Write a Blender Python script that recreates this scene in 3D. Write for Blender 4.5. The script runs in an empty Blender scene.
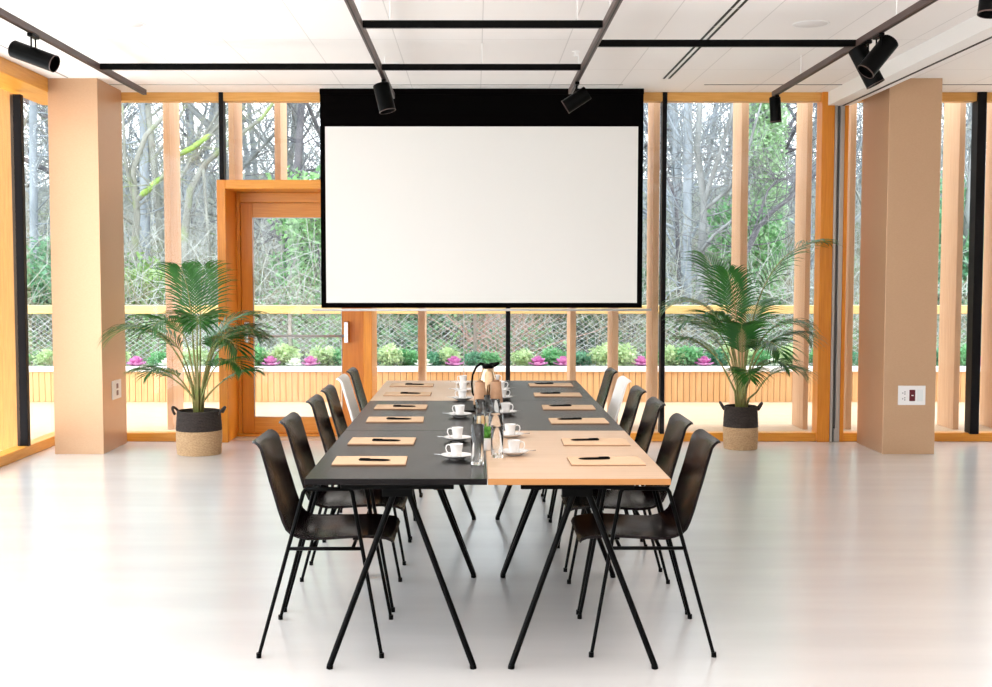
import bpy, math, random
from mathutils import Vector, Matrix
PI = math.pi
SC = bpy.context.scene
COL = SC.collection

# ------------------------------------------------------------------ camera
CAM_H, F_PX, PITCH = 1.515, 1180.0, math.atan(68.5/1180.0)
cam = bpy.data.cameras.new('camera')
cam.sensor_fit = 'HORIZONTAL'; cam.sensor_width = 36.0
cam.lens = 36.0*F_PX/992.0
cam.shift_x = 21.0/992.0
cam.clip_start = 0.05; cam.clip_end = 400
co = bpy.data.objects.new('camera', cam); COL.objects.link(co)
co.location = (0, 0, CAM_H); co.rotation_euler = (PI/2-PITCH, 0, 0)
SC.camera = co

# ------------------------------------------------------------------ world, light, exposure
w = bpy.data.worlds.new('overcast_sky'); SC.world = w; w.use_nodes = True
wt = w.node_tree; wt.nodes.clear()
wo = wt.nodes.new('ShaderNodeOutputWorld'); bg = wt.nodes.new('ShaderNodeBackground')
tc = wt.nodes.new('ShaderNodeTexCoord'); sp = wt.nodes.new('ShaderNodeSeparateXYZ'); cr = wt.nodes.new('ShaderNodeValToRGB')
wt.links.new(tc.outputs['Generated'], sp.inputs[0]); wt.links.new(sp.outputs['Z'], cr.inputs[0])
cr.color_ramp.elements[0].position = 0.0; cr.color_ramp.elements[0].color = (0.95, 0.97, 1.0, 1)
cr.color_ramp.elements[1].position = 0.8; cr.color_ramp.elements[1].color = (0.80, 0.90, 1.0, 1)
wt.links.new(cr.outputs[0], bg.inputs[0]); wt.links.new(bg.outputs[0], wo.inputs[0])
bg.inputs[1].default_value = 2.8
SC.view_settings.view_transform = 'Standard'; SC.view_settings.look = 'None'
SC.view_settings.gamma = 1.0; SC.view_settings.use_curve_mapping = False
SC.view_settings.exposure = 1.30

def area(name, loc, rot, sx, sy, power, color=(1, 1, 1)):
    l = bpy.data.lights.new(name, 'AREA'); l.shape = 'RECTANGLE'; l.size = sx; l.size_y = sy
    l.energy = power; l.color = color
    o = bpy.data.objects.new(name, l); COL.objects.link(o); o.location = loc; o.rotation_euler = rot
    return o
# added fill lamp without a fixture, brightens the ceiling and the room
area('ceiling_fill', (1.5, 2.2, 2.3), (PI, 0, 0), 7.5, 7.0, 125, (1.0, 0.97, 0.95))

# ------------------------------------------------------------------ mesh helper
class MB:
    def __init__(s): s.v = []; s.f = []; s.m = []
    def add(s, vs, fs, mi=0):
        b = len(s.v); s.v += [tuple(x) for x in vs]
        s.f += [tuple(b+i for i in f) for f in fs]; s.m += [mi]*len(fs)
    def box(s, x0, x1, y0, y1, z0, z1, mi=0, b=0.0):
        if b <= 0:
            vs = [(x0,y0,z0),(x1,y0,z0),(x1,y1,z0),(x0,y1,z0),(x0,y0,z1),(x1,y0,z1),(x1,y1,z1),(x0,y1,z1)]
            s.add(vs, [(3,2,1,0),(4,5,6,7),(0,1,5,4),(1,2,6,5),(2,3,7,6),(3,0,4,7)], mi); return s
        # chamfered box: every corner carries three vertices
        xs, ys, zs = (x0,x1), (y0,y1), (z0,z1); vs = []; idx = {}
        for i in (0,1):
            for j in (0,1):
                for k in (0,1):
                    X, Y, Z = xs[i], ys[j], zs[k]
                    dx = b if i == 0 else -b; dy = b if j == 0 else -b; dz = b if k == 0 else -b
                    idx[i,j,k,'x'] = len(vs); vs.append((X, Y+dy, Z+dz))
                    idx[i,j,k,'y'] = len(vs); vs.append((X+dx, Y, Z+dz))
                    idx[i,j,k,'z'] = len(vs); vs.append((X+dx, Y+dy, Z))
        g = lambda i,j,k,a: idx[i,j,k,a]
        fs = []
        for i in (0,1):
            f = [g(i,0,0,'x'), g(i,1,0,'x'), g(i,1,1,'x'), g(i,0,1,'x')]; fs.append(f if i else f[::-1])
            f = [g(0,i,0,'y'), g(0,i,1,'y'), g(1,i,1,'y'), g(1,i,0,'y')]; fs.append(f if i else f[::-1])
            f = [g(0,0,i,'z'), g(1,0,i,'z'), g(1,1,i,'z'), g(0,1,i,'z')]; fs.append(f if i else f[::-1])
        for a in (0,1):
            for c in (0,1):
                fs.append([g(a,c,0,'x'), g(a,c,0,'y'), g(a,c,1,'y'), g(a,c,1,'x')] if a == c else [g(a,c,0,'y'), g(a,c,0,'x'), g(a,c,1,'x'), g(a,c,1,'y')])
                fs.append([g(a,0,c,'x'), g(a,0,c,'z'), g(a,1,c,'z'), g(a,1,c,'x')] if a != c else [g(a,0,c,'z'), g(a,0,c,'x'), g(a,1,c,'x'), g(a,1,c,'z')])
                fs.append([g(0,a,c,'y'), g(0,a,c,'z'), g(1,a,c,'z'), g(1,a,c,'y')] if a == c else [g(0,a,c,'z'), g(0,a,c,'y'), g(1,a,c,'y'), g(1,a,c,'z')])
                for k in (0,1):
                    f = [g(a,c,k,'x'), g(a,c,k,'y'), g(a,c,k,'z')]
                    fs.append(f if (a+c+k) % 2 else f[::-1])
        s.add(vs, fs, mi); return s
    def tube(s, pts, r, n=8, mi=0, cap=True):
        pts = [Vector(p) for p in pts]; rs = r if isinstance(r, (list, tuple)) else [r]*len(pts)
        vs = []; fs = []; N = len(pts); ref = None
        for i, p in enumerate(pts):
            t = (pts[min(i+1, N-1)]-pts[max(i-1, 0)])
            t = t.normalized() if t.length > 1e-9 else Vector((0, 0, 1))
            if ref is None:
                ref = Vector((0, 0, 1)) if abs(t.z) < .9 else Vector((1, 0, 0))
            a = ref - t*ref.dot(t)
            a = a.normalized() if a.length > 1e-6 else t.orthogonal().normalized()
            ref = a; bb = t.cross(a)
            for k in range(n):
                th = 2*PI*k/n; vs.append(p+(a*math.cos(th)+bb*math.sin(th))*rs[i])
        for i in range(N-1):
            for k in range(n):
                k2 = (k+1) % n; fs.append((i*n+k, i*n+k2, (i+1)*n+k2, (i+1)*n+k))
        if cap:
            fs.append(tuple(range(n))[::-1]); fs.append(tuple((N-1)*n+k for k in range(n)))
        s.add(vs, fs, mi); return s
    def lathe(s, prof, n=24, mi=0, c=(0, 0, 0), closed=False):
        vs = []; fs = []; M = len(prof)
        for (r, z) in prof:
            for k in range(n):
                th = 2*PI*k/n; vs.append((c[0]+r*math.cos(th), c[1]+r*math.sin(th), c[2]+z))
        for i in range(M-1 if not closed else M):
            j = (i+1) % M
            for k in range(n):
                k2 = (k+1) % n; fs.append((i*n+k, i*n+k2, j*n+k2, j*n+k))
        if not closed:
            if prof[0][0] > 1e-5: fs.append(tuple(range(n))[::-1])
            if prof[-1][0] > 1e-5: fs.append(tuple((M-1)*n+k for k in range(n)))
        s.add(vs, fs, mi); return s
    def move(s, M, a=0):
        s.v[a:] = [tuple(M @ Vector(x)) for x in s.v[a:]]; return s
    def build(s, name, mats, parent=None, smooth=False, loc=None, angle=None):
        me = bpy.data.meshes.new(name); me.from_pydata(s.v, [], s.f)
        if not isinstance(mats, (list, tuple)): mats = [mats]
        for m in mats: me.materials.append(m)
        me.polygons.foreach_set('material_index', s.m)
        if smooth: me.polygons.foreach_set('use_smooth', [True]*len(s.f))
        me.update()
        if smooth and angle:
            try: me.set_sharp_from_angle(angle=math.radians(angle))
            except Exception: pass
        o = bpy.data.objects.new(name, me); COL.objects.link(o)
        if parent: o.parent = parent
        if loc: o.location = loc
        return o

def tag(o, label=None, cat=None, group=None, kind=None):
    if label: o['label'] = label
    if cat: o['category'] = cat
    if group: o['group'] = group
    if kind: o['kind'] = kind
    return o
def empty(name, loc=(0, 0, 0), rz=0.0):
    o = bpy.data.objects.new(name, None); COL.objects.link(o)
    o.location = loc; o.rotation_euler = (0, 0, rz); o.empty_display_size = .1
    return o
def zone(x, y):
    p = 475+F_PX*x/y
    for lim, txt in ((48, 'far left, through the side glazing'), (122, 'hidden mostly by the left column'), (217, 'between left column and door'), (343, 'seen through or above the door'), (420, 'below the screen, next to the door'), (508, 'below the screen, left of the mullion'),
                     (570, 'below the screen, right of the mullion'), (650, 'below the right end of the screen'), (740, 'between the screen and the right palm'), (822, 'behind or right of the right palm'), (882, 'beside the partition guide'), (940, 'hidden mostly by the right column'), (2000, 'right of the right column')):
        if p < lim: return txt
def children(o): return [c for c in bpy.data.objects if c.parent == o]
def copy_tree(o, parent=None):
    c = o.copy(); COL.objects.link(c)
    if parent: c.parent = parent
    for ch in list(children(o)): copy_tree(ch, c)
    return c

# ------------------------------------------------------------------ materials
def mat(name, color, rough=.5, metal=0.0, spec=.5, coat=0.0, noise=None, bump=None, emit=None):
    m = bpy.data.materials.new(name); m.use_nodes = True; nt = m.node_tree
    p = nt.nodes['Principled BSDF']
    p.inputs['Base Color'].default_value = (*color, 1); p.inputs['Roughness'].default_value = rough
    p.inputs['Metallic'].default_value = metal; p.inputs['Specular IOR Level'].default_value = spec
    p.inputs['Coat Weight'].default_value = coat; p.inputs['Coat Roughness'].default_value = .08
    t = nt.nodes.new('ShaderNodeTexCoord'); mp = nt.nodes.new('ShaderNodeMapping')
    nt.links.new(t.outputs['Object'], mp.inputs[0])
    if noise:   # (color2, scale, (sx,sy,sz), detail)
        c2, sc, st, det = noise
        mp.inputs['Scale'].default_value = st
        n = nt.nodes.new('ShaderNodeTexNoise'); n.inputs['Scale'].default_value = sc; n.inputs['Detail'].default_value = det
        nt.links.new(mp.outputs[0], n.inputs['Vector'])
        r = nt.nodes.new('ShaderNodeValToRGB'); r.color_ramp.elements[0].position = .35; r.color_ramp.elements[1].position = .65
        r.color_ramp.elements[0].color = (*color, 1); r.color_ramp.elements[1].color = (*c2, 1)
        nt.links.new(n.outputs['Fac'], r.inputs[0]); nt.links.new(r.outputs[0], p.inputs['Base Color'])
    if bump:    # (scale, strength)
        n2 = nt.nodes.new('ShaderNodeTexNoise'); n2.inputs['Scale'].default_value = bump[0]; n2.inputs['Detail'].default_value = 4
        b = nt.nodes.new('ShaderNodeBump'); b.inputs['Strength'].default_value = bump[1]; b.inputs['Distance'].default_value = .01
        nt.links.new(mp.outputs[0], n2.inputs['Vector']); nt.links.new(n2.outputs['Fac'], b.inputs['Height'])
        nt.links.new(b.outputs[0], p.inputs['Normal'])
    return m
def wood(name, c1, c2, axis, rough=.45, scale=5.0, coat=0.0):
    st = [14.0, 14.0, 14.0]; st[axis] = .8
    return mat(name, c1, rough, noise=(c2, scale, tuple(st), 5), coat=coat)
def glass(name, tint=(.97, .985, .98), ior=1.45):
    m = bpy.data.materials.new(name); m.use_nodes = True; nt = m.node_tree; nt.nodes.clear()
    o = nt.nodes.new('ShaderNodeOutputMaterial'); mx = nt.nodes.new('ShaderNodeMixShader')
    tr = nt.nodes.new('ShaderNodeBsdfTransparent'); gl = nt.nodes.new('ShaderNodeBsdfGlossy'); fr = nt.nodes.new('ShaderNodeFresnel')
    tr.inputs[0].default_value = (*tint, 1); gl.inputs['Roughness'].default_value = .02; fr.inputs[0].default_value = ior
    ge = nt.nodes.new('ShaderNodeNewGeometry'); iv = nt.nodes.new('ShaderNodeMath'); iv.operation = 'SUBTRACT'; iv.inputs[0].default_value = 1.0
    mu = nt.nodes.new('ShaderNodeMath'); mu.operation = 'MULTIPLY'
    nt.links.new(ge.outputs['Backfacing'], iv.inputs[1]); nt.links.new(fr.outputs[0], mu.inputs[0]); nt.links.new(iv.outputs[0], mu.inputs[1])
    nt.links.new(mu.outputs[0], mx.inputs[0]); nt.links.new(tr.outputs[0], mx.inputs[1]); nt.links.new(gl.outputs[0], mx.inputs[2])
    nt.links.new(mx.outputs[0], o.inputs[0]); return m
def leafmat(name, c1, c2, scale=3.0, trans=.35, rough=.45):
    m = bpy.data.materials.new(name); m.use_nodes = True; nt = m.node_tree
    p = nt.nodes['Principled BSDF']; o = nt.nodes['Material Output']
    p.inputs['Roughness'].default_value = rough
    t = nt.nodes.new('ShaderNodeTexCoord'); n = nt.nodes.new('ShaderNodeTexNoise'); n.inputs['Scale'].default_value = scale; n.inputs['Detail'].default_value = 3
    nt.links.new(t.outputs['Object'], n.inputs['Vector'])
    r = nt.nodes.new('ShaderNodeValToRGB'); r.color_ramp.elements[0].position = .35; r.color_ramp.elements[1].position = .65
    r.color_ramp.elements[0].color = (*c1, 1); r.color_ramp.elements[1].color = (*c2, 1)
    nt.links.new(n.outputs['Fac'], r.inputs[0]); nt.links.new(r.outputs[0], p.inputs['Base Color'])
    tl = nt.nodes.new('ShaderNodeBsdfTranslucent'); nt.links.new(r.outputs[0], tl.inputs[0])
    mx = nt.nodes.new('ShaderNodeMixShader'); mx.inputs[0].default_value = trans
    nt.links.new(p.outputs[0], mx.inputs[1]); nt.links.new(tl.outputs[0], mx.inputs[2]); nt.links.new(mx.outputs[0], o.inputs[0])
    return m

M_floor = mat('floor_resin', (.60, .59, .585), .26, spec=1.0, coat=.7, noise=((.65, .64, .635), 1.2, (.5, 3.0, 1), 5), bump=(2.5, .05))
M_floor.node_tree.nodes['Principled BSDF'].inputs['Coat Roughness'].default_value = .2
M_black = mat('black_metal', (.002, .002, .002), .35, spec=.05)
M_trackm = mat('track_metal', (.07, .042, .037), .42, spec=.3)
M_blackmatte = mat('black_cloth', (.002, .0015, .0015), .9, spec=.02)
M_screen = mat('screen_cloth', (.80, .775, .74), .9, spec=.1)
M_mull = mat('mullion_black', (.005, .004, .005), .45, spec=.12)
M_alu = mat('aluminium', (.42, .41, .40), .35, metal=.85)
M_steel = mat('brushed_steel', (.6, .6, .6), .25, metal=1.0)
M_panel = mat('column_panel', (.53, .335, .20), .40, metal=.65, spec=.8, noise=((.56, .36, .22), 60, (1, 1, 6), 2))
M_panel.node_tree.nodes['Principled BSDF'].inputs['Sheen Weight'].default_value = .3; M_panel.node_tree.nodes['Principled BSDF'].inputs['Sheen Roughness'].default_value = .25
M_orange_v = wood('lacquered_pine_upright', (.64, .205, .010), (.72, .26, .018), 2, .35)
M_orange_h = wood('lacquered_pine_rail', (.66, .235, .012), (.74, .30, .03), 0, .35)
M_head_h = wood('pale_pine_rail', (.68, .33, .07), (.76, .40, .11), 0, .4)
M_head_y = wood('pale_pine_side_rail', (.64, .26, .025), (.72, .33, .05), 1, .4)
M_gold = wood('golden_larch', (.40, .15, .012), (.47, .20, .025), 2, .5)
M_fin = wood('larch_fin', (.55, .32, .18), (.62, .38, .22), 2, .55, 3.0)
M_deck = wood('larch_deck', (.46, .30, .18), (.54, .37, .23), 0, .6)
M_slat = wood('larch_slats', (.60, .32, .13), (.68, .40, .18), 2, .6, 3.0)
M_rail = wood('handrail_pine', (.58, .37, .13), (.66, .44, .18), 0, .5)
M_white = mat('white_paint', (.88, .855, .835), .5)
M_plastic = mat('white_plastic', (.85, .83, .82), .35)
M_red = mat('dark_red_plastic', (.12, .004, .012), .3)
M_glass = glass('window_glass')
M_tumbler = mat('tumbler_glass', (.97, .98, .98), .02)
M_tumbler.node_tree.nodes['Principled BSDF'].inputs['Transmission Weight'].default_value = 1.0
M_tumbler.node_tree.nodes['Principled BSDF'].inputs['IOR'].default_value = 1.4
M_porc = mat('white_porcelain', (.74, .72, .70), .12, spec=.6)
M_coffee_dark = mat('cup_interior', (.80, .77, .73), .2)
M_lam_black = mat('black_laminate', (.006, .0046, .005), .26, spec=.12)
M_oak = wood('oak_laminate', (.52, .345, .22), (.58, .40, .27), 0, .33, 3.0)
M_oak_edge = mat('oak_edge', (.42, .18, .05), .5)
M_shell = mat('dark_chair_shell', (.0045, .0014, .0018), .22, spec=.17)
M_shell_w = mat('white_chair_shell', (.72, .70, .68), .35, spec=.5)
M_paper = mat('kraft_paper', (.58, .40, .26), .8, spec=.2)
M_backing = mat('brown_backing', (.20, .09, .04), .8)
M_print = mat('grey_print', (.48, .32, .19), .8)
M_kraft = mat('brown_leatherboard', (.36, .19, .10), .6, noise=((.43, .24, .13), 30, (1, 1, 1), 3))
M_soil = mat('soil', (.05, .032, .02), .95)
M_bask_d = mat('dark_seagrass', (.018, .012, .010), .85, noise=((.045, .030, .023), 60, (1, 1, 2), 4), bump=(90, .8))
M_bask_n = mat('natural_seagrass', (.40, .24, .12), .85, noise=((.54, .36, .20), 60, (1, 1, 2), 4), bump=(90, .8))
M_palm = leafmat('palm_leaf', (.014, .085, .016), (.04, .16, .022), 3.0, .22, .35)
M_stem = mat('palm_stem', (.16, .22, .05), .5, noise=((.28, .22, .08), 8, (1, 1, 1), 3))
M_brass = mat('polished_brass_steel', (.42, .30, .19), .14, metal=1.0)
M_wire = mat('steel_mesh', (.45, .47, .47), .5, metal=.2)

def ceiling_mat():
    m = mat('ceiling_tiles', (.90, .855, .825), .7, spec=.2); nt = m.node_tree; p = nt.nodes['Principled BSDF']
    t = nt.nodes.new('ShaderNodeTexCoord'); b = nt.nodes.new('ShaderNodeTexBrick')
    mp = nt.nodes.new('ShaderNodeMapping'); mp.inputs['Location'].default_value = (-.05, .08, 0)
    b.offset = 0.0; b.inputs['Scale'].default_value = 1.0; b.inputs['Mortar Size'].default_value = .004
    b.inputs['Brick Width'].default_value = .6; b.inputs['Row Height'].default_value = 1.2
    b.inputs['Color1'].default_value = (.90, .855, .825, 1); b.inputs['Color2'].default_value = (.90, .855, .825, 1)
    b.inputs['Mortar'].default_value = (.72, .68, .65, 1)
    nt.links.new(t.outputs['Object'], mp.inputs[0]); nt.links.new(mp.outputs[0], b.inputs['Vector']); nt.links.new(b.outputs['Color'], p.inputs['Base Color'])
    return m
M_ceil = ceiling_mat()

# ------------------------------------------------------------------ structure
YW = 10.69; CEIL = 3.15; REAR = -4.0; XL = -3.74; XR = 8.0
def struct(o): o['kind'] = 'structure'; return o
struct(MB().box(XL-.14, XR, REAR, YW+.06, -.2, 0).build('floor', M_floor))
struct(MB().box(XL-.3, XR+.2, REAR, YW+.25, CEIL, CEIL+.3).build('ceiling', M_ceil))
struct(MB().box(XR, XR+.2, REAR, YW+.1, 0, CEIL).build('wall_right', M_white))
struct(MB().box(XL-.14, XR, REAR-.2, REAR, 0, CEIL).build('wall_rear', M_white))
struct(MB().box(XL-.3, XR+.2, YW+.25, 11.30, CEIL+.12, CEIL+.3).build('shading_eave', M_white))  # unseen eave, added to darken the front faces of the fins
# ceiling bulkhead with the track slot of the folding partition
bh = struct(MB().box(3.158, 3.36, REAR, YW-.002, 3.03, CEIL+.02).build('trim_1', M_white))
MB().box(3.285, 3.303, REAR, YW-.01, 3.026, 3.031).build('partition_slot', M_mull, bh)
# shadow line of the ceiling recess before the glass, put in as dark strips
struct(MB().box(-3.7, 1.27, 10.25, 10.262, CEIL-.004, CEIL+.01).build('trim_2', mat('shadow_strip', (.42, .39, .37), .8)))
struct(MB().box(1.97, 3.156, 10.25, 10.262, CEIL-.004, CEIL+.01).build('trim_3', mat('shadow_strip_dark', (.12, .11, .11), .8)))
struct(MB().box(3.6, 7.9, 10.25, 10.262, CEIL-.004, CEIL+.01).build('trim_4', bpy.data.materials['shadow_strip_dark']))
struct(MB().box(-3.385, -3.373, REAR, 9.9, CEIL-.004, CEIL+.01).build('trim_5', bpy.data.materials['shadow_strip']))  # dark strip for the shadow line along the left glazing

# back glazing
def window(name, x0, x1, mulls, z0=0.0, header=True, sill=True, mw=.04):
    e = struct(empty(name, (0, YW, 0)))
    if sill: MB().box(x0, x1, 0, .12, z0, z0+.077, b=.004).build('sill', M_orange_h, e)
    if header: MB().box(x0, x1, 0, .12, 3.073, CEIL+.02, b=.004).build('header', M_head_h, e)
    for m in mulls:
        MB().box(m-mw/2, m+mw/2, -.012, .10, z0+(.07 if sill else 0), 3.15, b=.003).build('mullion', M_mull, e)
    edges = [x0]+list(mulls)+[x1]
    for a, b in zip(edges, edges[1:]):
        MB().box(a, b, .045, .057, z0+.06, 3.09).build('glass_pane', M_glass, e)
    return e
window('window_1', XL-.14, -2.312, [])
window('window_2', -2.312, -.93, [-2.278], z0=2.365, sill=False)
window('window_3', -.93, 3.11, [.30, 1.703])
window('window_4', 3.35, 7.98, [6.2])
e = bpy.data.objects['window_4']
MB().box(4.50, 4.58, -.03, .10, .07, 3.15, b=.003).build('mullion', M_mull, e)
e = bpy.data.objects['window_3']
MB().box(-.105, -.098, .03, .07, .08, 3.08).build('glass_joint', M_alu, e)
# white blind rail hanging behind the bottom of the screen
# left glazing, running towards the camera
e = struct(empty('window_5', (XL, 0, 0)))
MB().box(-.12, 0, REAR, YW, 0, .085, b=.004).build('sill', M_head_y, e)
MB().box(-.14, .185, REAR, YW, 3.035, CEIL+.02, b=.004).build('header', M_head_y, e)
for y in (9.84, 7.2, 4.4, 1.6, -1.2):
    MB().box(-.09, 0, y-.03, y+.03, .08, 3.0, b=.003).build('mullion', M_mull, e)
    MB().box(-.045, -.033, y, {9.84: YW, 7.2: 9.84, 4.4: 7.2, 1.6: 4.4, -1.2: 1.6}[y], .07, 3.0).build('glass_pane', M_glass, e)
# jamb and aluminium guide of the partition
j = struct(MB().box(3.108, 3.222, YW-.03, YW+.14, 0, 3.15, b=.004).build('trim_6', M_orange_v))
g = struct(empty('trim_7', (3.225, YW-.03, 0)))
MB().box(0, .022, 0, .1, 0, 3.05, b=.002).build('guide_flange', M_alu, g)
MB().box(.022, .050, .03, .1, 0, 3.05).build('guide_channel', mat('dark_channel', (.10, .095, .09), .5), g)
MB().box(.050, .088, .005, .1, 0, 3.05, b=.002).build('guide_rail', M_alu, g)
MB().box(.035, .065, -.004, .03, .0, .12, b=.002).build('guide_stop', M_alu, g)
struct(MB().box(3.315, 3.352, YW-.02, YW+.14, 0, 3.05, b=.004).build('trim_8', M_orange_v))

# columns clad in beige panels
struct(MB().box(-3.56, -3.145, 9.93, 10.60, 0, CEIL+.01, b=.002).build('trim_9', M_panel))
struct(MB().box(3.451, 3.891, 9.93, 10.60, 0, CEIL+.01, b=.002).build('trim_10', M_panel))

# door
d = struct(empty('door_1', (0, 10.62, 0)))
MB().box(-2.312, -2.235, 0, .56, 0, 2.365, b=.003).build('frame_jamb', M_orange_v, d)
MB().box(-1.005, -.93, 0, .56, 0, 2.365, b=.003).build('frame_jamb', M_orange_v, d)
MB().box(-2.235, -1.005, 0, .56, 2.285, 2.365, b=.003).build('frame_head', M_orange_h, d)
MB().box(-2.235, -2.200, .47, .56, 0, 2.285, b=.003).build('door_lining', M_orange_v, d)
MB().box(-2.2, -1.005, .47, .56, 2.19, 2.285, b=.003).build('door_lining', M_orange_h, d)
MB().box(-2.198, -2.087, .49, .55, .02, 2.188, b=.004).build('stile', M_orange_v, d)
MB().box(-1.254, -1.010, .49, .55, .02, 2.188, b=.004).build('stile', M_orange_v, d)
MB().box(-2.087, -1.254, .49, .55, 2.052, 2.188, b=.004).build('top_rail', M_orange_h, d)
MB().box(-2.087, -1.254, .49, .55, .02, .173, b=.004).build('bottom_rail', M_orange_h, d)
MB().box(-2.235, -1.005, .40, .56, 0, .018).build('threshold', M_orange_h, d)
m = MB()
for x in (-2.087, -1.260): m.box(x, x+.006, .485, .495, .173, 2.052)
m.box(-2.087, -1.254, .485, .495, 2.046, 2.052); m.box(-2.087, -1.254, .485, .495, .173, .179)
m.build('glazing_bead', M_alu, d)
MB().box(-2.087, -1.254, .515, .523, .173, 2.052).build('glass_pane', M_glass, d)
bar = MB().tube([(-2.14, .40, .945), (-1.20, .40, .945)], .012, 10).build('panic_bar', mat('grey_bar_finish', (.42, .42, .43), .4, metal=.3), d, True)
for x in (-2.155, -1.225):
    MB().box(x, x+.045, .37, .49, .88, 1.08, b=.006).build('bar_bracket', M_steel, bar)

# ------------------------------------------------------------------ outside
struct(MB().box(-10, 10, YW+.12, 14.05, -.12, -.02).build('deck', M_deck))
# deck boards joints are real gaps
m = MB()
for i in range(27):
    y = YW+.14+i*.125
    m.box(-10, 10, y, y+.118, -.02, -.002)
struct(m.build('deck_boards', M_deck))
pl = empty('timber_planter', (0, 14.05, 0)); tag(pl, 'long timber planter with vertical slats and white cap outside the glass', 'planter')
m = MB(); x = -9.6
while x < 9.6:
    m.box(x, x+.066, 0, .03, 0, .36); x += .072
m.build('slatted_front', M_slat, pl)
MB().box(-9.6, 9.6, .03, .55, 0, .34).build('box', M_soil, pl)
MB().box(-9.62, 9.62, -.02, .06, .36, .425, b=.006).build('cap', M_white, pl)
MB().box(-9.6, 9.6, .06, .55, .34, .39).build('soil', M_soil, pl)
rl = empty('railing', (0, 14.66, 0)); tag(rl, 'wooden handrail with steel mesh infill along the deck edge', 'railing')
MB().box(-9.6, 9.6, -.06, .06, 1.035, 1.14, b=.006).build('top_rail', M_rail, rl)
for i in range(9):
    x = -9.2+i*2.3
    MB().box(x-.02, x+.02, -.02, .02, 0, 1.04).build('post', M_alu, rl)
m = MB(); z0, z1 = .36, 1.035; dz = z1-z0; sl = 1.5
k = -9.6
while k < 9.6:
    m.tube([(k, .0, z0), (k+dz*sl, .0, z1)], .0019, 3, cap=False)
    m.tube([(k+dz*sl, .006, z0), (k, .006, z1)], .0019, 3, cap=False); k += .088
m.build('wire_mesh', M_wire, rl)

FY = 11.54
fins = [(-7.4,-7.34), (-6.6,-6.54), (-5.75,-5.69), (-4.6,-4.54), (-3.025,-2.963),(-2.39,-2.335),(-1.945,-1.887),(-.558,-.49),(.931,.989),(1.342,1.404),(1.734,1.793),(2.586,2.655),(3.223,3.272),(3.645,3.70),(4.70,4.757),(5.13,5.19),(5.9,5.96)]
where = {4:'left of the palm beside the left column', 5:'leftmost above the door frame', 6:'second above the door frame, nearer the screen',
 7:'under the left half of the screen', 8:'under the screen between mullion and next fin', 9:'under the lower right corner of the screen', 10:'just right of the screen beside the black mullion',
 11:'behind the right potted palm', 12:'just left of the partition jamb', 13:'between partition guide and right column', 14:'just right of the right column', 15:'at the right edge beyond the black mullion'}
for i, (a, b) in enumerate(fins):
    if i in (0, 1, 2, 3, 16): continue
    zb = 2.37 if i in (5, 6) else -.002
    o = MB().box(a-(a+b)/2, b-(a+b)/2, 0, .40, 0, 3.75-zb, b=.003).build('timber_fin', M_fin, loc=((a+b)/2, FY, zb))
    tag(o, ('short' if i in (5, 6) else 'tall')+' larch fin outside, '+where[i], 'timber fin', 'larch fins outside the back glazing')
struct(MB().box(-2.41, -.8, 11.5, 12.0, 2.29, 2.37).build('trim_12', M_fin))
for i, y in enumerate((10.12, 8.6)):
    o = MB().box(-.42, .10, 0, .06, 0, 3.3, b=.003).build('timber_fin', M_gold, loc=(-4.0, y, 0))
    tag(o, ['tall golden timber fin outside the left glazing at the photo edge', 'golden timber fin outside the left glazing, next one towards camera'][i], 'timber fin', 'golden fins outside the left glazing')

# --- hill and woodland
rnd = random.Random(7)
def hillz(x, y):
    t = max(0, y-15.2)
    return -.4+t*.11+max(0, t-9)*.045+.35*math.sin(x*.35+y*.2)*min(1, t*.2)
m = MB(); NX, NY = 70, 30; vs = []; fs = []
for jy in range(NY+1):
    for ix in range(NX+1):
        x = -45+90*ix/NX; y = 15.0+47*jy/NY; vs.append((x, y, hillz(x, y)+rnd.uniform(-.08, .08)))
for jy in range(NY):
    for ix in range(NX):
        a = jy*(NX+1)+ix; fs.append((a, a+1, a+NX+2, a+NX+1))
m.add(vs, fs)
hill = struct(m.build('hillside', mat('leaf_litter', (.10, .09, .06), .95, noise=((.10, .13, .07), 1.2, (1, 1, 1), 6)), smooth=True))
struct(MB().box(-60, -10.0, -30, 15, -.5, -.3).build('ground', bpy.data.materials['leaf_litter']))

def bark(name, c1, c2, moss=None, mfac=.5):
    m = mat(name, c1, .9, spec=.2, noise=(c2, 6, (1, 1, .3), 6), bump=(14, .5))
    if moss:
        nt = m.node_tree; p = nt.nodes['Principled BSDF']; src = p.inputs['Base Color'].links[0].from_socket
        g = nt.nodes.new('ShaderNodeTexCoord'); n = nt.nodes.new('ShaderNodeTexNoise'); n.inputs['Scale'].default_value = 1.7; n.inputs['Detail'].default_value = 5
        nt.links.new(g.outputs['Object'], n.inputs['Vector'])
        r = nt.nodes.new('ShaderNodeValToRGB'); r.color_ramp.elements[0].position = mfac; r.color_ramp.elements[1].position = mfac+.12
        mx = nt.nodes.new('ShaderNodeMix'); mx.data_type = 'RGBA'
        nt.links.new(n.outputs['Fac'], r.inputs[0]); nt.links.new(r.outputs[0], mx.inputs['Factor'])
        nt.links.new(src, mx.inputs['A']); mx.inputs['B'].default_value = (*moss, 1)
        nt.links.new(mx.outputs['Result'], p.inputs['Base Color'])
    return m
M_bark = [bark('grey_bark', (.12, .125, .12), (.23, .24, .24)), bark('pale_bluish_bark', (.16, .18, .20), (.28, .31, .34)),
          bark('dark_bark', (.06, .06, .07), (.14, .13, .14)), bark('mossy_bark', (.15, .15, .13), (.25, .25, .22), (.19, .25, .08), .54)]
M_moss = mat('bright_moss', (.17, .27, .05), .95, noise=((.26, .38, .09), 20, (1, 1, 1), 4), bump=(60, .8))

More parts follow.
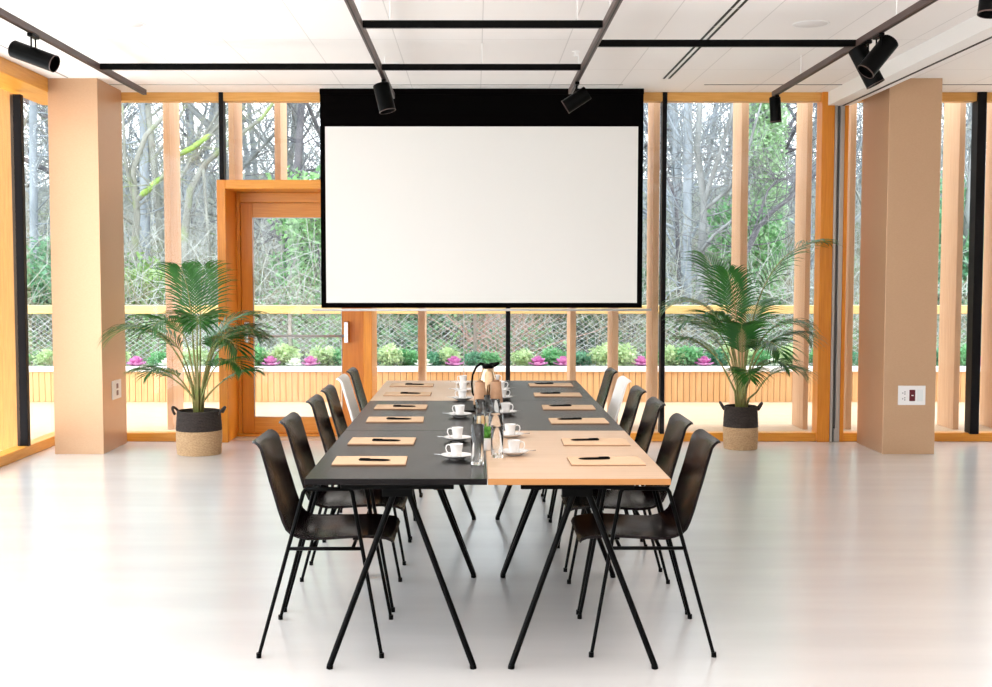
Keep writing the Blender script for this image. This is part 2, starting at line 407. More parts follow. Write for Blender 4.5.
def limb(mb, p, d, L, r, lvl, rg, maxl, wob=.12, up=.08, sides=(8, 6, 4, 3, 3), kids=(12, 6, 5, 4)):
    n = max(3, int(7-lvl*1.2)); pts = [Vector(p)]; rs = [r]; dd = Vector(d).normalized()
    for i in range(n):
        dd = (dd+Vector((rg.gauss(0, wob), rg.gauss(0, wob), rg.gauss(0, wob*.6)+up*(lvl > 0)))).normalized()
        pts.append(pts[-1]+dd*L/n); rs.append(max(.003, r*(1-(.55 if lvl == 0 else .8)*(i+1)/n)))
    mb.tube(pts, rs, sides[lvl], cap=False)
    if lvl >= maxl: return
    for k in range(kids[lvl]):
        t = rg.uniform(.15 if lvl == 0 else .2, .98); i = min(int(t*n), n-1); f = t*n-i
        q = pts[i].lerp(pts[i+1], f); ax = (pts[i+1]-pts[i]).normalized()
        th = rg.uniform(0, 2*PI); o = ax.orthogonal().normalized(); o.rotate(Matrix.Rotation(th, 3, ax))
        ang = rg.uniform(.6, 1.25); nd = ax*math.cos(ang)+o*math.sin(ang)
        rr = rs[i]*rg.uniform(.3, .55)
        limb(mb, q, nd, L*rg.uniform(.22, .42) if lvl == 0 else L*rg.uniform(.3, .6), max(.0035, rr), lvl+1, rg, maxl, wob*1.5, up, sides, kids)

def make_tree(seed, H, r, matl, lean=(0, 0), maxl=3, kids=(20, 8, 6, 3), wob=.05, cat='tree'):
    rg = random.Random(seed); mb = MB()
    limb(mb, (0, 0, -.3), (lean[0], lean[1], 1), H, r, 0, rg, maxl, wob, .08, kids=kids)
    return mb.build('bare_tree', matl, smooth=True)

# background forest: five kinds, copied
protos = [make_tree(11, 13, .11, M_bark[0]), make_tree(12, 12, .085, M_bark[1], (.06, 0)), make_tree(13, 14, .13, M_bark[2], (-.05, 0)),
          make_tree(14, 11, .075, M_bark[3], (.12, 0)), make_tree(15, 10, .06, M_bark[1], (-.14, 0), kids=(24, 8, 6, 3))]
klab = ['grey-barked distant bare tree', 'pale bluish distant bare tree', 'dark-barked distant bare tree', 'thin mossy distant bare tree', 'slender pale distant bare tree']
kgrp = [k.replace('tree', 'trees') for k in klab]
spots = []
rg = random.Random(5); tries = 0
while len(spots) < 84 and tries < 5000:
    tries += 1
    y = rg.uniform(21, 48); x = rg.uniform(-.47, .47)*y+.3
    if all((x-a)**2+(y-b)**2 > 1.6 for a, b in spots): spots.append((x, y))
used = set()
for i, (x, y) in enumerate(spots):
    k = i % 5
    o = protos[k] if k not in used else protos[k].copy()
    if k in used: COL.objects.link(o)
    used.add(k)
    o.location = (x, y, hillz(x, y)); o.rotation_euler = (0, 0, rg.uniform(0, 6.28)); s = rg.uniform(.8, 1.15); o.scale = (s, s, s)
    tag(o, klab[k]+', '+zone(x, y), 'tree', kgrp[k]+', '+zone(x, y))

# nearer, distinct trees.  tree = trunk and limbs along a given centre line
def path_tree(name, base, trunk, rads, limbs, matl, seed, label, twigs=40, moss=None, tl=1.2):
    rg = random.Random(seed); mb = MB(); B = Vector(base)
    rads = [r_*.62 for r_ in rads]; limbs = [(a_, [r_*.66 for r_ in b_]) for a_, b_ in limbs]
    mb.tube([Vector(p)-B for p in trunk], rads, 10, cap=False)
    for pts, rr in limbs: mb.tube([Vector(p)-B for p in pts], rr, 7, cap=False)
    lines = [(trunk, rads)]+list(limbs)
    for q in range(twigs*2):
        pts, rr = rg.choice(lines); i = rg.randrange(len(pts)-1); f = rg.random()
        p = Vector(pts[i]).lerp(Vector(pts[i+1]), f)-B
        if p.z < .6: continue
        d = Vector((rg.gauss(0, 1), rg.gauss(0, .5), rg.uniform(-.2, .9)))
        limb(mb, p, d, rg.uniform(.5, 1)*tl, max(.006, rr[i]*.22), 2, rg, 3, .18, .06)
    o = mb.build(name, matl, smooth=True, loc=base)
    if moss:
        mm = MB()
        for pts, rr in moss: mm.tube([Vector(p)-B for p in pts], rr, 8)
        mm.build('moss', M_moss, o, True)
    tag(o, label, 'tree'); return o
def P(px, py, Y):       # woodland sight line to a place at distance Y
    c, s = math.cos(PITCH), math.sin(PITCH); u = (px-475)/F_PX; v = -(py-343.5)/F_PX
    dy = c+v*s; return (u/dy*Y, Y, CAM_H+(-s+v*c)/dy*Y)
def base(px, Y): x = (px-475)/F_PX*Y; return (x, Y, hillz(x, Y)-.1)
# mossy fork behind the left column
b0 = base(127, 18)
path_tree('bare_tree', b0, [b0, P(130, 300, 18), P(137, 215, 18), P(133, 170, 18), P(146, 135, 18), P(168, 112, 18), P(190, 70, 18)],
 [.13, .10, .085, .07, .065, .055, .04], [([P(138, 199, 18), P(150, 188, 17.9), P(163, 176, 17.9), P(175, 160, 17.9)], [.07, .06, .05, .03]),
 ([P(137, 215, 18), P(125, 160, 18.1), P(122, 90, 18.2)], [.05, .04, .02])], M_bark[3], 21,
 'mossy forked tree seen just right of the left column', 26, [([P(139, 198, 17.97), P(143, 194, 17.96), P(150, 188, 17.90), P(157, 181, 17.9), P(164, 175, 17.9)], [.02, .05, .05, .045, .018])])
b0 = base(145, 21)
path_tree('bare_tree', b0, [b0, P(145, 220, 21), P(144, 100, 21), P(143, 20, 21)], [.16, .15, .14, .12], [], M_bark[1], 22, 'straight thick bluish trunk behind the mossy fork by the left column', 30)
b0 = base(186, 18.5)
path_tree('bare_tree', b0, [b0, P(184, 240, 18.5), P(190, 190, 18.5), P(204, 165, 18.5), P(226, 145, 18.5), P(262, 118, 18.5), P(290, 80, 18.6)],
 [.11, .10, .09, .07, .06, .05, .03], [([P(203, 166, 18.5), P(207, 220, 18.4), P(212, 280, 18.4)], [.04, .035, .03]),
 ([P(176, 156, 17.9), P(192, 148, 17.8), P(207, 137, 17.8), P(224, 120, 17.8)], [.05, .05, .045, .03])], M_bark[3], 23,
 'curving tree with a bright mossy limb left of the door', 34, [([P(177, 156, 17.9), P(184, 152, 17.84), P(192, 148, 17.8), P(207, 137, 17.8), P(213, 132, 17.8)], [.018, .042, .045, .04, .015])])
b0 = base(283, 20)
path_tree('bare_tree', b0, [b0, P(285, 290, 20), P(288, 250, 20), P(295, 205, 20), P(300, 130, 20), P(306, 40, 20)], [.15, .135, .12, .11, .10, .08],
 [([P(288, 245, 20), P(275, 236, 19.8), P(258, 246, 19.6)], [.03, .025, .012]), ([P(294, 215, 20), P(275, 222, 19.8), P(255, 240, 19.6)], [.03, .022, .01])], M_bark[2], 24,
 'dark leaning trunk framed by the glass of the door', 30)
b0 = base(688, 18)
path_tree('bare_tree', b0, [b0, P(687, 240, 18), P(688, 100, 18), P(689, 10, 18)], [.12, .11, .10, .08],
 [([P(686, 150, 18), P(672, 125, 18), P(660, 95, 18)], [.04, .03, .02])], M_bark[1], 25, 'straight pale bluish trunk right of the screen', 26)
b0 = base(700, 17.2)
path_tree('bare_tree', b0, [b0, P(700, 280, 17.2), P(704, 200, 17.2), P(697, 150, 17.2), P(700, 110, 17.2), P(696, 60, 17.2)], [.13, .10, .085, .08, .06, .04],
 [([P(703, 205, 17.2), P(716, 165, 17), P(730, 120, 17), P(738, 80, 17)], [.06, .05, .04, .03]), ([P(692, 262, 17.2), P(714, 235, 17), P(735, 218, 17), P(750, 200, 17)], [.05, .04, .03, .02]),
  ([P(704, 210, 17.2), P(728, 190, 17.1), P(748, 150, 17), P(762, 100, 17)], [.05, .045, .035, .02])], M_bark[0], 26, 'twisting grey tree with upswept limbs between screen and right palm', 40)
b0 = base(668, 19)
path_tree('bare_tree', b0, [b0, P(680, 300, 19), P(676, 200, 19), P(648, 130, 19), P(630, 60, 19)], [.08, .06, .05, .04, .03], [], M_bark[2], 27, 'thin dark tree leaning left beside the screen edge', 22)
b0 = base(735, 17)
path_tree('bare_tree', b0, [b0, P(742, 260, 17), P(758, 228, 17), P(772, 212, 17), P(800, 190, 17), P(840, 150, 17)], [.08, .07, .06, .055, .045, .03],
 [([P(752, 236, 17), P(768, 190, 17), P(778, 180, 17), P(812, 172, 17)], [.03, .028, .025, .015])], M_bark[2], 28, 'dark limb slanting up right behind the right palm', 26)
b0 = base(965, 18)
path_tree('bare_tree', b0, [b0, P(966, 240, 18), P(972, 150, 18), P(990, 60, 18)], [.11, .09, .07, .05], [([P(970, 180, 18), P(955, 130, 18), P(945, 90, 18)], [.04, .03, .02])], M_bark[0], 29,
 'grey tree seen right of the right column', 26)
b0 = base(34, 19)
path_tree('bare_tree', b0, [b0, P(34, 240, 19), P(33, 100, 19), P(32, 20, 19)], [.12, .11, .1, .08], [], M_bark[1], 30, 'bluish trunk seen through the left side glazing', 26)

def leaf_cloud(mb, c, rad, n, s, rg, hollow=.3, mi=0):
    for q in range(n):
        while True:
            v = Vector((rg.uniform(-1, 1), rg.uniform(-1, 1), rg.uniform(-1, 1)))
            if hollow < v.length < 1: break
        p = Vector((c[0]+v.x*rad[0], c[1]+v.y*rad[1], c[2]+v.z*rad[2]))
        a = Vector((rg.gauss(0, 1), rg.gauss(0, 1), rg.gauss(0, 1))).normalized(); b = a.orthogonal().normalized(); b.rotate(Matrix.Rotation(rg.uniform(0, 6.28), 3, a))
        cc = a.cross(b); L = s*rg.uniform(.6, 1.3); W = L*.34
        mb.add([p, p+b*L*.5+cc*W+a*L*.08, p+b*L, p+b*L*.5-cc*W+a*L*.08], [(0, 1, 2), (0, 2, 3)], mi)
# ivy clad tree
b0 = base(768, 20)
o = path_tree('ivy_clad_tree', b0, [b0, P(768, 250, 20), P(766, 150, 20), P(765, 60, 20)], [.14, .12, .10, .07], [], M_bark[2], 31, 'tree wrapped in light green ivy above the right palm', 8)
mb = MB(); rg = random.Random(3)
for q in range(60):
    t = q/59; pz = P(766+rg.gauss(0, 5), 290-t*230, 20); c = Vector(pz)-Vector(b0); k = .34 if t < .75 else .25
    leaf_cloud(mb, c, (k*rg.uniform(.7, 1.1)*.9, .35, .32), 170, .075, rg, 0)
mb.build('ivy_leaves', leafmat('ivy', (.26, .42, .22), (.42, .58, .34), 2.0, .45), o)

# thickets: twigs and small leaves nobody could count
rg = random.Random(9)
def thicket(n, y0, y1, hh, matl, label, seed, green=False, xr=.5, name='undergrowth', x0=None, x1=None):
    rg = random.Random(seed); mb = MB()
    for q in range(n):
        y = y0+(y1-y0)*rg.random()**1.3; x = rg.uniform(-xr, xr)*y if x0 is None else rg.uniform(x0, x1)*y; z = hillz(x, y)+rg.uniform(-.1, hh*.5)
        d = Vector((rg.gauss(0, .7), rg.gauss(0, .4), rg.uniform(.1, 1.2))).normalized(); L = rg.uniform(.5, 1.4)*hh*.5
        p = Vector((x, y, z)); pts = [p]
        for k in range(3):
            d = (d+Vector((rg.gauss(0, .3), rg.gauss(0, .3), rg.gauss(-.05, .2)))).normalized(); pts.append(pts[-1]+d*L/3)
        r = rg.uniform(.003, .009)*y/20
        mb.tube(pts, [r, r*.8, r*.6, r*.2], 3, cap=False)
    return tag(mb.build(name, matl), label, 'undergrowth', kind='stuff')
M_tw0 = mat('grey_twigs', (.22, .24, .24), .9); M_tw1 = mat('pale_twigs', (.30, .31, .28), .9); M_tw2 = mat('brown_twigs', (.19, .17, .11), .9); M_tw3 = mat('red_twigs', (.36, .20, .16), .9)
thicket(6500, 26, 47, 5.5, M_tw0, 'haze of fine grey branches between the far trunks', 90)
thicket(9000, 16, 34, 3.2, M_tw1, 'tangle of pale bare twigs filling the slope behind the railing', 91)
thicket(7000, 15.6, 28, 2.4, M_tw2, 'brown bramble stems between the trees behind the railing', 92)
thicket(220, 15.4, 17.5, 2.2, M_tw3, 'patch of reddish twigs behind the railing under the screen', 93, x0=-.01, x1=.05)
mb = MB(); rg = random.Random(10)
for q in range(520):
    y = 15.6+18*rg.random()**1.5; x = rg.uniform(-.5, .5)*y; z = hillz(x, y)+rg.uniform(0, 1.3)
    leaf_cloud(mb, (x, y, z), (rg.uniform(.2, .7), .3, rg.uniform(.15, .5)), 60, .075, rg, 0)
tag(mb.build('undergrowth', leafmat('bramble_leaf', (.09, .20, .09), (.22, .36, .15), 1.2, .35)), 'green bramble and ivy leaves scattered over the woodland slope', 'undergrowth', kind='stuff')
# evergreen bushes beyond the rail
def bush(px, Y, zc, rad, n, c1, c2, label, seed, s=.09):
    rg = random.Random(seed); x = (px-475)/F_PX*Y; b = (x, Y, hillz(x, Y)-.05); mb = MB(); mw = MB()
    for q in range(14):
        a = rg.uniform(0, 6.28); k = rg.random()**.5
        c = (rad[0]*k*.7*math.cos(a), rad[1]*k*.7*math.sin(a), zc-b[2]+rg.uniform(-.8, .8)*rad[2])
        leaf_cloud(mb, c, (rad[0]*.45, rad[1]*.45, rad[2]*.4), n//14, s, rg, 0)
        mw.tube([(0, 0, 0), (c[0]*.5, c[1]*.5, c[2]*.5), c], [.03, .02, .008], 5)
    r = empty('evergreen_bush', b); tag(r, label, 'bush')
    mb.build('foliage', leafmat('bush_leaf_%d' % seed, c1, c2, 1.5, .35), r); mw.build('stems', M_bark[2], r)
bush(330, 18.5, 1.9, (1.0, .7, 1.4), 7000, (.13, .33, .12), (.28, .50, .20), 'light green evergreen bush seen through the door beside the screen', 41)
bush(400, 17.5, .9, (1.1, .7, .8), 6000, (.08, .22, .09), (.20, .38, .14), 'mid green bush behind the mesh below the screen left part', 42)
bush(448, 16.8, .9, (.7, .5, .6), 4500, (.07, .24, .13), (.16, .38, .20), 'bluish green bush behind the mesh in front of the table end', 43)
bush(575, 17.0, .8, (.9, .5, .55), 5000, (.05, .12, .07), (.15, .26, .12), 'dark green bush behind the mesh right of the carafe', 44)
bush(620, 18.0, 1.0, (.8, .5, .6), 4000, (.08, .16, .10), (.18, .26, .15), 'dull green bush behind the mesh below the screen right corner', 45)
bush(130, 17.5, .9, (.9, .5, .8), 4000, (.10, .22, .08), (.30, .44, .12), 'yellow green bush behind the mesh left of the left palm', 46)
bush(45, 17.5, 1.1, (.8, .5, 1.0), 4000, (.08, .22, .12), (.18, .38, .18), 'green bush behind the mesh at the far left', 47)
bush(745, 18.5, 1.3, (.7, .5, 1.3), 4500, (.10, .26, .10), (.22, .42, .16), 'green bush below the ivy behind the right palm', 48)
bush(955, 18.0, 1.9, (.6, .5, 1.7), 5000, (.07, .24, .12), (.18, .40, .20), 'tall green ivy bush right of the right column', 49)

# planter plants
rg = random.Random(12)
def shrub_proto(seed, c1, c2):
    rg = random.Random(seed); mb = MB(); mb.tube([(0, 0, 0), (.01, 0, .1)], .008, 5)
    for q in range(11):
        a = rg.uniform(0, 6.28); k = rg.random()**.5
        leaf_cloud(mb, (.10*k*math.cos(a), .10*k*math.sin(a), .12+.05*rg.uniform(-1, 1)), (.10, .10, .09), 85, .04, rg, .2)
    return mb.build('planter_shrub', leafmat('shrub_leaf_%d' % seed, c1, c2, 8, .4))
shp = [shrub_proto(61, (.36, .50, .22), (.60, .70, .42)), shrub_proto(62, (.10, .34, .12), (.26, .52, .24)), shrub_proto(63, (.07, .25, .13), (.18, .40, .24))]
slab = ['yellow-green leafy shrub in the planter', 'mid green leafy shrub in the planter', 'dark bluish-green leafy shrub in the planter']
cab = [-4.08, -2.46, -1.98, -.25, .76, 1.06, 2.0, 2.76, 4.79, 6.1]
wh = [-2.17, -.62, -3.7, 3.6, -4.5]
sh = [(-5.6,1),(-5.2,0),(-4.7,2),(-4.35,0),(-3.85,1),(-3.4,0),(-3.05,1),(-2.72,1),(-2.60,0),(-2.28,0),(-1.88,0),(-1.60,1),(-1.32,2),(-1.05,0),(-.85,1),(-.52,2),(-.32,0),(-.02,2),(.18,1),(.58,0),(.92,1),(1.28,2),(1.55,0),(1.82,0),(2.18,1),(2.42,0),(2.58,1),(2.95,2),(3.2,0),(3.45,1),(3.85,0),(4.2,1),(4.55,2),(5.0,1),(5.25,0),(5.6,2),(5.95,1)]
used = set()
for x, k in sh:
    o = shp[k] if k not in used else shp[k].copy()
    if k in used: COL.objects.link(o)
    used.add(k)
    s = rg.uniform(.8, 1.15)*(1.12 if k == 0 else 1.0); o.location = (x+rg.uniform(-.03, .03), 14.34+rg.uniform(-.04, .06), .388); o.scale = (s*1.05, s, s); o.rotation_euler = (0, 0, rg.uniform(0, 6))
    tag(o, slab[k]+', '+zone(x, 14.34), 'shrub', slab[k].replace('shrub', 'shrubs')+', '+zone(x, 14.34))
def cabbage(seed, c1, c2):
    rg = random.Random(seed); mb = MB()
    for ring, (n, rad, tilt, L) in enumerate([(9, .02, .35, .085), (8, .015, .8, .075), (6, .01, 1.2, .06), (4, .005, 1.45, .05)]):
        for k in range(n):
            a = 2*PI*k/n+ring*.4; o = Vector((math.cos(a), math.sin(a), 0)); t = Vector((-math.sin(a), math.cos(a), 0))
            d = o*math.cos(tilt)+Vector((0, 0, 1))*math.sin(tilt); p = o*rad+Vector((0, 0, .02+ring*.012))
            W = L*.55
            vs = [p-t*W*.3, p+t*W*.3, p+d*L*.6+t*W, p+d*L*.6-t*W, p+d*L+t*W*.6+Vector((0, 0, rg.uniform(-.008, .012))), p+d*L*1.05+Vector((0, 0, rg.uniform(0, .012))), p+d*L-t*W*.6+Vector((0, 0, rg.uniform(-.008, .012)))]
            mb.add(vs, [(0, 1, 2, 3), (3, 2, 4, 5), (3, 5, 6)], 0 if ring > 0 else 1)
    mb.tube([(0, 0, -.02), (0, 0, .05)], [.02, .03], 6, 1)
    return mb.build('ornamental_cabbage', [leafmat('cabbage_%d' % seed, c1, c2, 20, .3), leafmat('cabbage_out_%d' % seed, tuple(.6*a for a in c1), c2, 20, .3)])
pc = cabbage(71, (.50, .12, .36), (.72, .32, .56)); wc = cabbage(72, (.70, .74, .60), (.85, .88, .78))
for i, x in enumerate(cab):
    o = pc if i == 0 else pc.copy()
    if i: COL.objects.link(o)
    o.location = (x, 14.17, .395); o.scale = (1.15, 1.15, 1.3); o.rotation_euler = (0, 0, i*1.3)
    tag(o, 'purple ornamental cabbage in the planter, '+zone(x, 14.17), 'ornamental cabbage', 'purple ornamental cabbages, '+zone(x, 14.17))
for i, x in enumerate(wh):
    o = wc if i == 0 else wc.copy()
    if i: COL.objects.link(o)
    o.location = (x, 14.17, .395); o.scale = (1.1, 1.1, 1.1)
    tag(o, 'white ornamental cabbage in the planter, '+zone(x, 14.17), 'ornamental cabbage', 'white ornamental cabbages, '+zone(x, 14.17))

# ------------------------------------------------------------------ projection screen
YS = 10.50
s = empty('projection_screen', (0, YS, CEIL)); tag(s, 'large white projection screen with black border hanging from the ceiling', 'projection screen')
z = lambda v: v-CEIL
MB().box(-1.322, 1.439, -.0035, 0, z(1.268), z(2.822)).build('screen_surface', M_screen, s)
m = MB(); m.box(-1.366, 1.485, -.003, .003, z(2.822), -.03)
m.box(-1.366, -1.322, -.003, .003, z(1.223), z(2.822)); m.box(1.439, 1.485, -.003, .003, z(1.223), z(2.822)); m.box(-1.322, 1.439, -.003, .003, z(1.223), z(1.268))
m.build('border', M_blackmatte, s)
MB().box(-1.366, 1.485, -.03, .05, -.05, 0, b=.004).build('case', M_blackmatte, s)
MB().tube([(-1.45, .012, z(1.205)), (1.57, .012, z(1.205))], .011, 10).build('bottom_bar', mat('grey_bar', (.62, .60, .58), .4), s, True)

# ------------------------------------------------------------------ ceiling tracks
TZ = 2.962
def track(x0, x1, y0, y1, rods, label, fill=M_trackm):
    cx, cy = (x0+x1)/2, (y0+y1)/2
    t = empty('lighting_track', (cx, cy, TZ)); tag(t, label, 'lighting track')
    m = MB(); hw = .017
    if abs(x1-x0) < .1: m.box(-hw, hw, y0-cy, y1-cy, 0, .042, b=.002); g = (-.004, .004, y0-cy+.01, y1-cy-.01)
    else: m.box(x0-cx, x1-cx, -hw, hw, 0, .042, b=.002); g = (x0-cx+.01, x1-cx-.01, -.004, .004)
    m.build('rail', fill, t); MB().box(*g, -.0015, .001).build('slot', M_black, t)
    for (x, y) in rods: MB().tube([(x-cx, y-cy, .04), (x-cx, y-cy, CEIL-TZ+.002)], .004, 6).build('suspension_rod', M_white, t)
track(-2.66, -2.66, 1.5, 9.60, [(-2.66, 8.79), (-2.66, 6.5), (-2.66, 4.2)], 'leftmost long dark lighting track running towards the glass')
track(-.675, -.675, 1.5, 9.80, [(-.675, 8.95), (-.675, 7.0), (-.675, 4.5)], 'long dark lighting track left of centre ending above the screen')
track(.765, .765, 1.5, 9.55, [(.765, 8.85), (.765, 6.8), (.765, 4.5)], 'long dark lighting track right of centre ending above the screen')
track(2.43, 2.43, 1.5, 9.70, [(2.43, 8.9), (2.43, 6.9), (2.43, 4.5)], 'rightmost long dark lighting track running towards the glass')
track(-2.643, -.692, 8.43, 8.43, [], 'black cross track between leftmost and next track, nearest the screen', M_black)
track(-.658, .748, 8.45, 8.45, [(0.05, 8.45)], 'black cross track between the two middle tracks, nearer the screen', M_black)
track(-.658, .748, 7.02, 7.02, [(-.5, 7.02), (.6, 7.02)], 'black cross track between the two middle tracks, farther from the screen', M_black)
track(.782, 2.413, 7.59, 7.59, [], 'black cross track between right middle and rightmost track', M_black)

def spot(loc, d, label, L=.17, r=.042, drop=.09):
    # a cylinder luminaire on a fork below the track; d = direction of its mouth
    t = empty('track_spotlight', loc); tag(t, label, 'spotlight', None)
    MB().box(-.016, .016, -.06, .06, -.022, -.002, b=.002).build('adapter', M_black, t)
    d = Vector(d).normalized(); c = Vector((0, 0, -drop-.03))
    side = Vector((0, 0, 1)).cross(d); side = side.normalized() if side.length > .1 else Vector((1, 0, 0))
    q = MB()
    for sg in (-1, 1):
        top = Vector((0, .035*sg, -.02)); q.tube([top, top+Vector((0, 0, -drop*.6)), c+d*.03*sg+Vector((0, 0, .03))], .0055, 6)
    q.build('fork', M_black, t)
    R = d.to_track_quat('Z', 'Y').to_matrix().to_4x4(); b = MB()
    b.lathe([(r*.9, -L/2), (r, -L/2+.006), (r, L/2), (r*.93, L/2), (r*.85, L/2-.03), (0, L/2-.035)], 24)
    b.move(Matrix.Translation(c) @ R); b.build('lamp_body', M_black, t, True, angle=35)
    k = MB(); k.lathe([(r*.97, L/2-.004), (r*1.02, L/2-.004), (r*1.02, L/2+.002), (r*.97, L/2+.002)], 24, closed=True)
    k.move(Matrix.Translation(c) @ R); k.build('front_ring', M_trackm, t, True, angle=35)
spot((-2.66, 7.20, TZ), (.85, -.15, -.32), 'black cylinder spotlight tilted sideways on the leftmost track', .29, .052, .10)
spot((-.675, 8.87, TZ), (.25, -.1, -1), 'black spotlight hanging from the left middle track just before the screen', .21, .062, .10)
spot((.765, 8.98, TZ), (-.75, .1, -.48), 'black spotlight tilted left on the right middle track just before the screen', .20, .055, .10)
spot((2.43, 7.20, TZ), (-.62, -.1, -.75), 'black spotlight pointing down left at the track crossing, front of the pair', .25, .056, .10)
spot((2.43, 7.42, TZ), (.45, -.1, -.9), 'black spotlight pointing down right at the track crossing, rear of the pair', .26, .058, .12)
spot((2.43, 9.64, TZ), (.06, 0, -1), 'small black spotlight hanging at the end of the rightmost track', .20, .045, .08)
spot((2.43, 5.62, TZ), (-.15, -.1, -1), 'black spotlight cut off by the top right corner of the photo', .24, .056, .08)

for x, y, lb in ((-2.27, 7.80, 'round white ceiling speaker above the left potted palm'), (2.19, 7.80, 'round white ceiling speaker near the rightmost track')):
    t = empty('ceiling_speaker', (x, y, CEIL)); tag(t, lb, 'ceiling speaker')
    MB().lathe([(.115, .0), (.120, -.001), (.118, -.004), (.108, -.005), (.106, -.003)], 40).build('rim', M_white, t, True)
    MB().lathe([(.106, -.002), (.105, -.004), (.0, -.005)], 40).build('grille', mat('grille', (.80, .76, .74), .8), t, True)
t = empty('slot_diffuser', (1.595, 8.0, CEIL)); tag(t, 'narrow double slot air diffuser in the ceiling right of the screen', 'air diffuser')
for dx in (-.022, .022):
    for k in range(8):
        y0 = -2.2+k*.52; MB().box(dx-.009, dx+.009, y0, y0+.505, -.003, .004).build('slot', M_black, t)
MB().box(-.04, .04, -2.22, 1.97, -.001, .006).build('frame', M_white, t)
for x, y, lb in ((-.60, 9.2, 'small white sprinkler on the ceiling near the left middle track'), (.74, 8.75, 'small white sprinkler on the ceiling near the right middle track'), (-2.05, 9.2, 'small white sprinkler on the ceiling near the leftmost track')):
    tag(MB().lathe([(.03, 0.001), (.03, -.005), (.012, -.008), (.008, -.03), (.022, -.032), (.022, -.036), (0, -.037)], 16).build('sprinkler', M_white, smooth=True, loc=(x, y, CEIL), angle=40), lb, 'sprinkler')

# sockets on the columns
t = empty('wall_socket', (3.689, 9.93, .50)); tag(t, 'white multi-socket plate with dark red switch on the right column', 'socket')
MB().box(-.115, .115, -.010, .002, -.082, .082, b=.003).build('plate', M_plastic, t)
MB().box(-.022, .027, -.014, -.008, -.048, .048, b=.002).build('red_outlet', M_red, t)
MB().box(-.006, .012, -.016, -.012, -.004, .004).build('indicator', M_plastic, t)
m = MB()
for x, zz in ((-.078, .02), (-.060, .03), (-.060, .012), (-.078, -.028), (-.060, -.02), (-.060, -.038)): m.box(x-.004, x+.004, -.0125, -.009, zz-.005, zz+.005)
m.build('pin_holes', mat('grey_holes', (.25, .24, .25), .6), t)
MB().box(.045, .092, -.0125, -.009, -.05, .05, b=.0015).build('blank_outlet', mat('pale_outlet', (.74, .76, .76), .4), t)
t = empty('wall_socket', (-3.145, 10.30, .515)); tag(t, 'white socket plate with two dark outlets on the left column', 'socket')
MB().box(-.002, .010, -.12, .12, -.082, .082, b=.003).build('plate', M_plastic, t)
for zz in (-.03, .03):
    MB().box(.008, .013, -.02, .028, zz-.022, zz+.022, b=.002).build('outlet', M_red, t)

# ------------------------------------------------------------------ palms
def frond(B, az, L, elev, droop, nl, ll, rg, wl=.0095, curl=1.0):
    """a kentia frond: arching rachis with two rows of long narrow leaflets"""
    mb = MB(); o = Vector((math.cos(az), math.sin(az), 0)); pts = []; p = Vector(B); n = 16; el = elev
    for i in range(n+1):
        pts.append(p.copy()); d = o*math.cos(el)+Vector((0, 0, 1))*math.sin(el); p = p+d*L/n
        el -= droop/n*(.35+1.5*i/n)
    mb.tube(pts, [.007*(1-.85*i/n)+.001 for i in range(n+1)], 5, 1)
    sd = Vector((-math.sin(az), math.cos(az), 0)); st = .34
    for k in range(nl):
        t = st+(1-st)*(k+.5)/nl; f = t*n; i = min(int(f), n-1); q = pts[i].lerp(pts[i+1], f-i); tan = (pts[i+1]-pts[i]).normalized()
        u = (t-st)/(1-st); ln = ll*(math.sin(PI*(.18+.74*u))**.8)*rg.uniform(.88, 1.08)
        for sg in (-1, 1):
            fw = .55+.9*u; out = (sd*sg+tan*fw+Vector((0, 0, .16))).normalized()
            nrm = tan.cross(sd*sg).normalized()*sg
            if nrm.z < 0: nrm = -nrm
            m_ = 5; cur = q.copy(); dd = out.copy(); vs = []
            for j in range(m_+1):
                w_ = wl*(.25+1.5*(j/m_))*(1.0 if j < 2 else 1.0) if j < 2 else wl*(1.0-(j-2)/(m_-2)*.95)
                wd = dd.cross(nrm).normalized()
                vs += [cur-wd*w_, cur+nrm*(-w_*.35), cur+wd*w_]
                cur = cur+dd*ln/m_; dd = (dd+Vector((0, 0, -curl*.22*(.4+j*.35)))+Vector((rg.gauss(0, .02), rg.gauss(0, .02), 0))).normalized()
            fs = []
            for j in range(m_):
                a = j*3; fs += [(a, a+1, a+4, a+3), (a+1, a+2, a+5, a+4)]
            mb.add(vs, fs, 0)
    return mb
def basket(parent, R, H, split):
    prof = []; n = 30
    for i in range(n*4+1):
        zz = H*i/(n*4); prof.append((R*(.93+.07*math.sin(PI*min(1, zz/H*.9+.1)))+.004*abs(math.sin(PI*n*zz/H)), zz))
    m = MB(); m.lathe(prof+[(R*.90, H), (R*.88, H-.06), (0, H-.06)], 40)
    nn = 40
    for i, f in enumerate(m.f):
        zc = sum(m.v[v][2] for v in f)/len(f); m.m[i] = 1 if zc < H*split else 0
    return m.build('basket', [M_bask_d, M_bask_n], parent, True, angle=60)
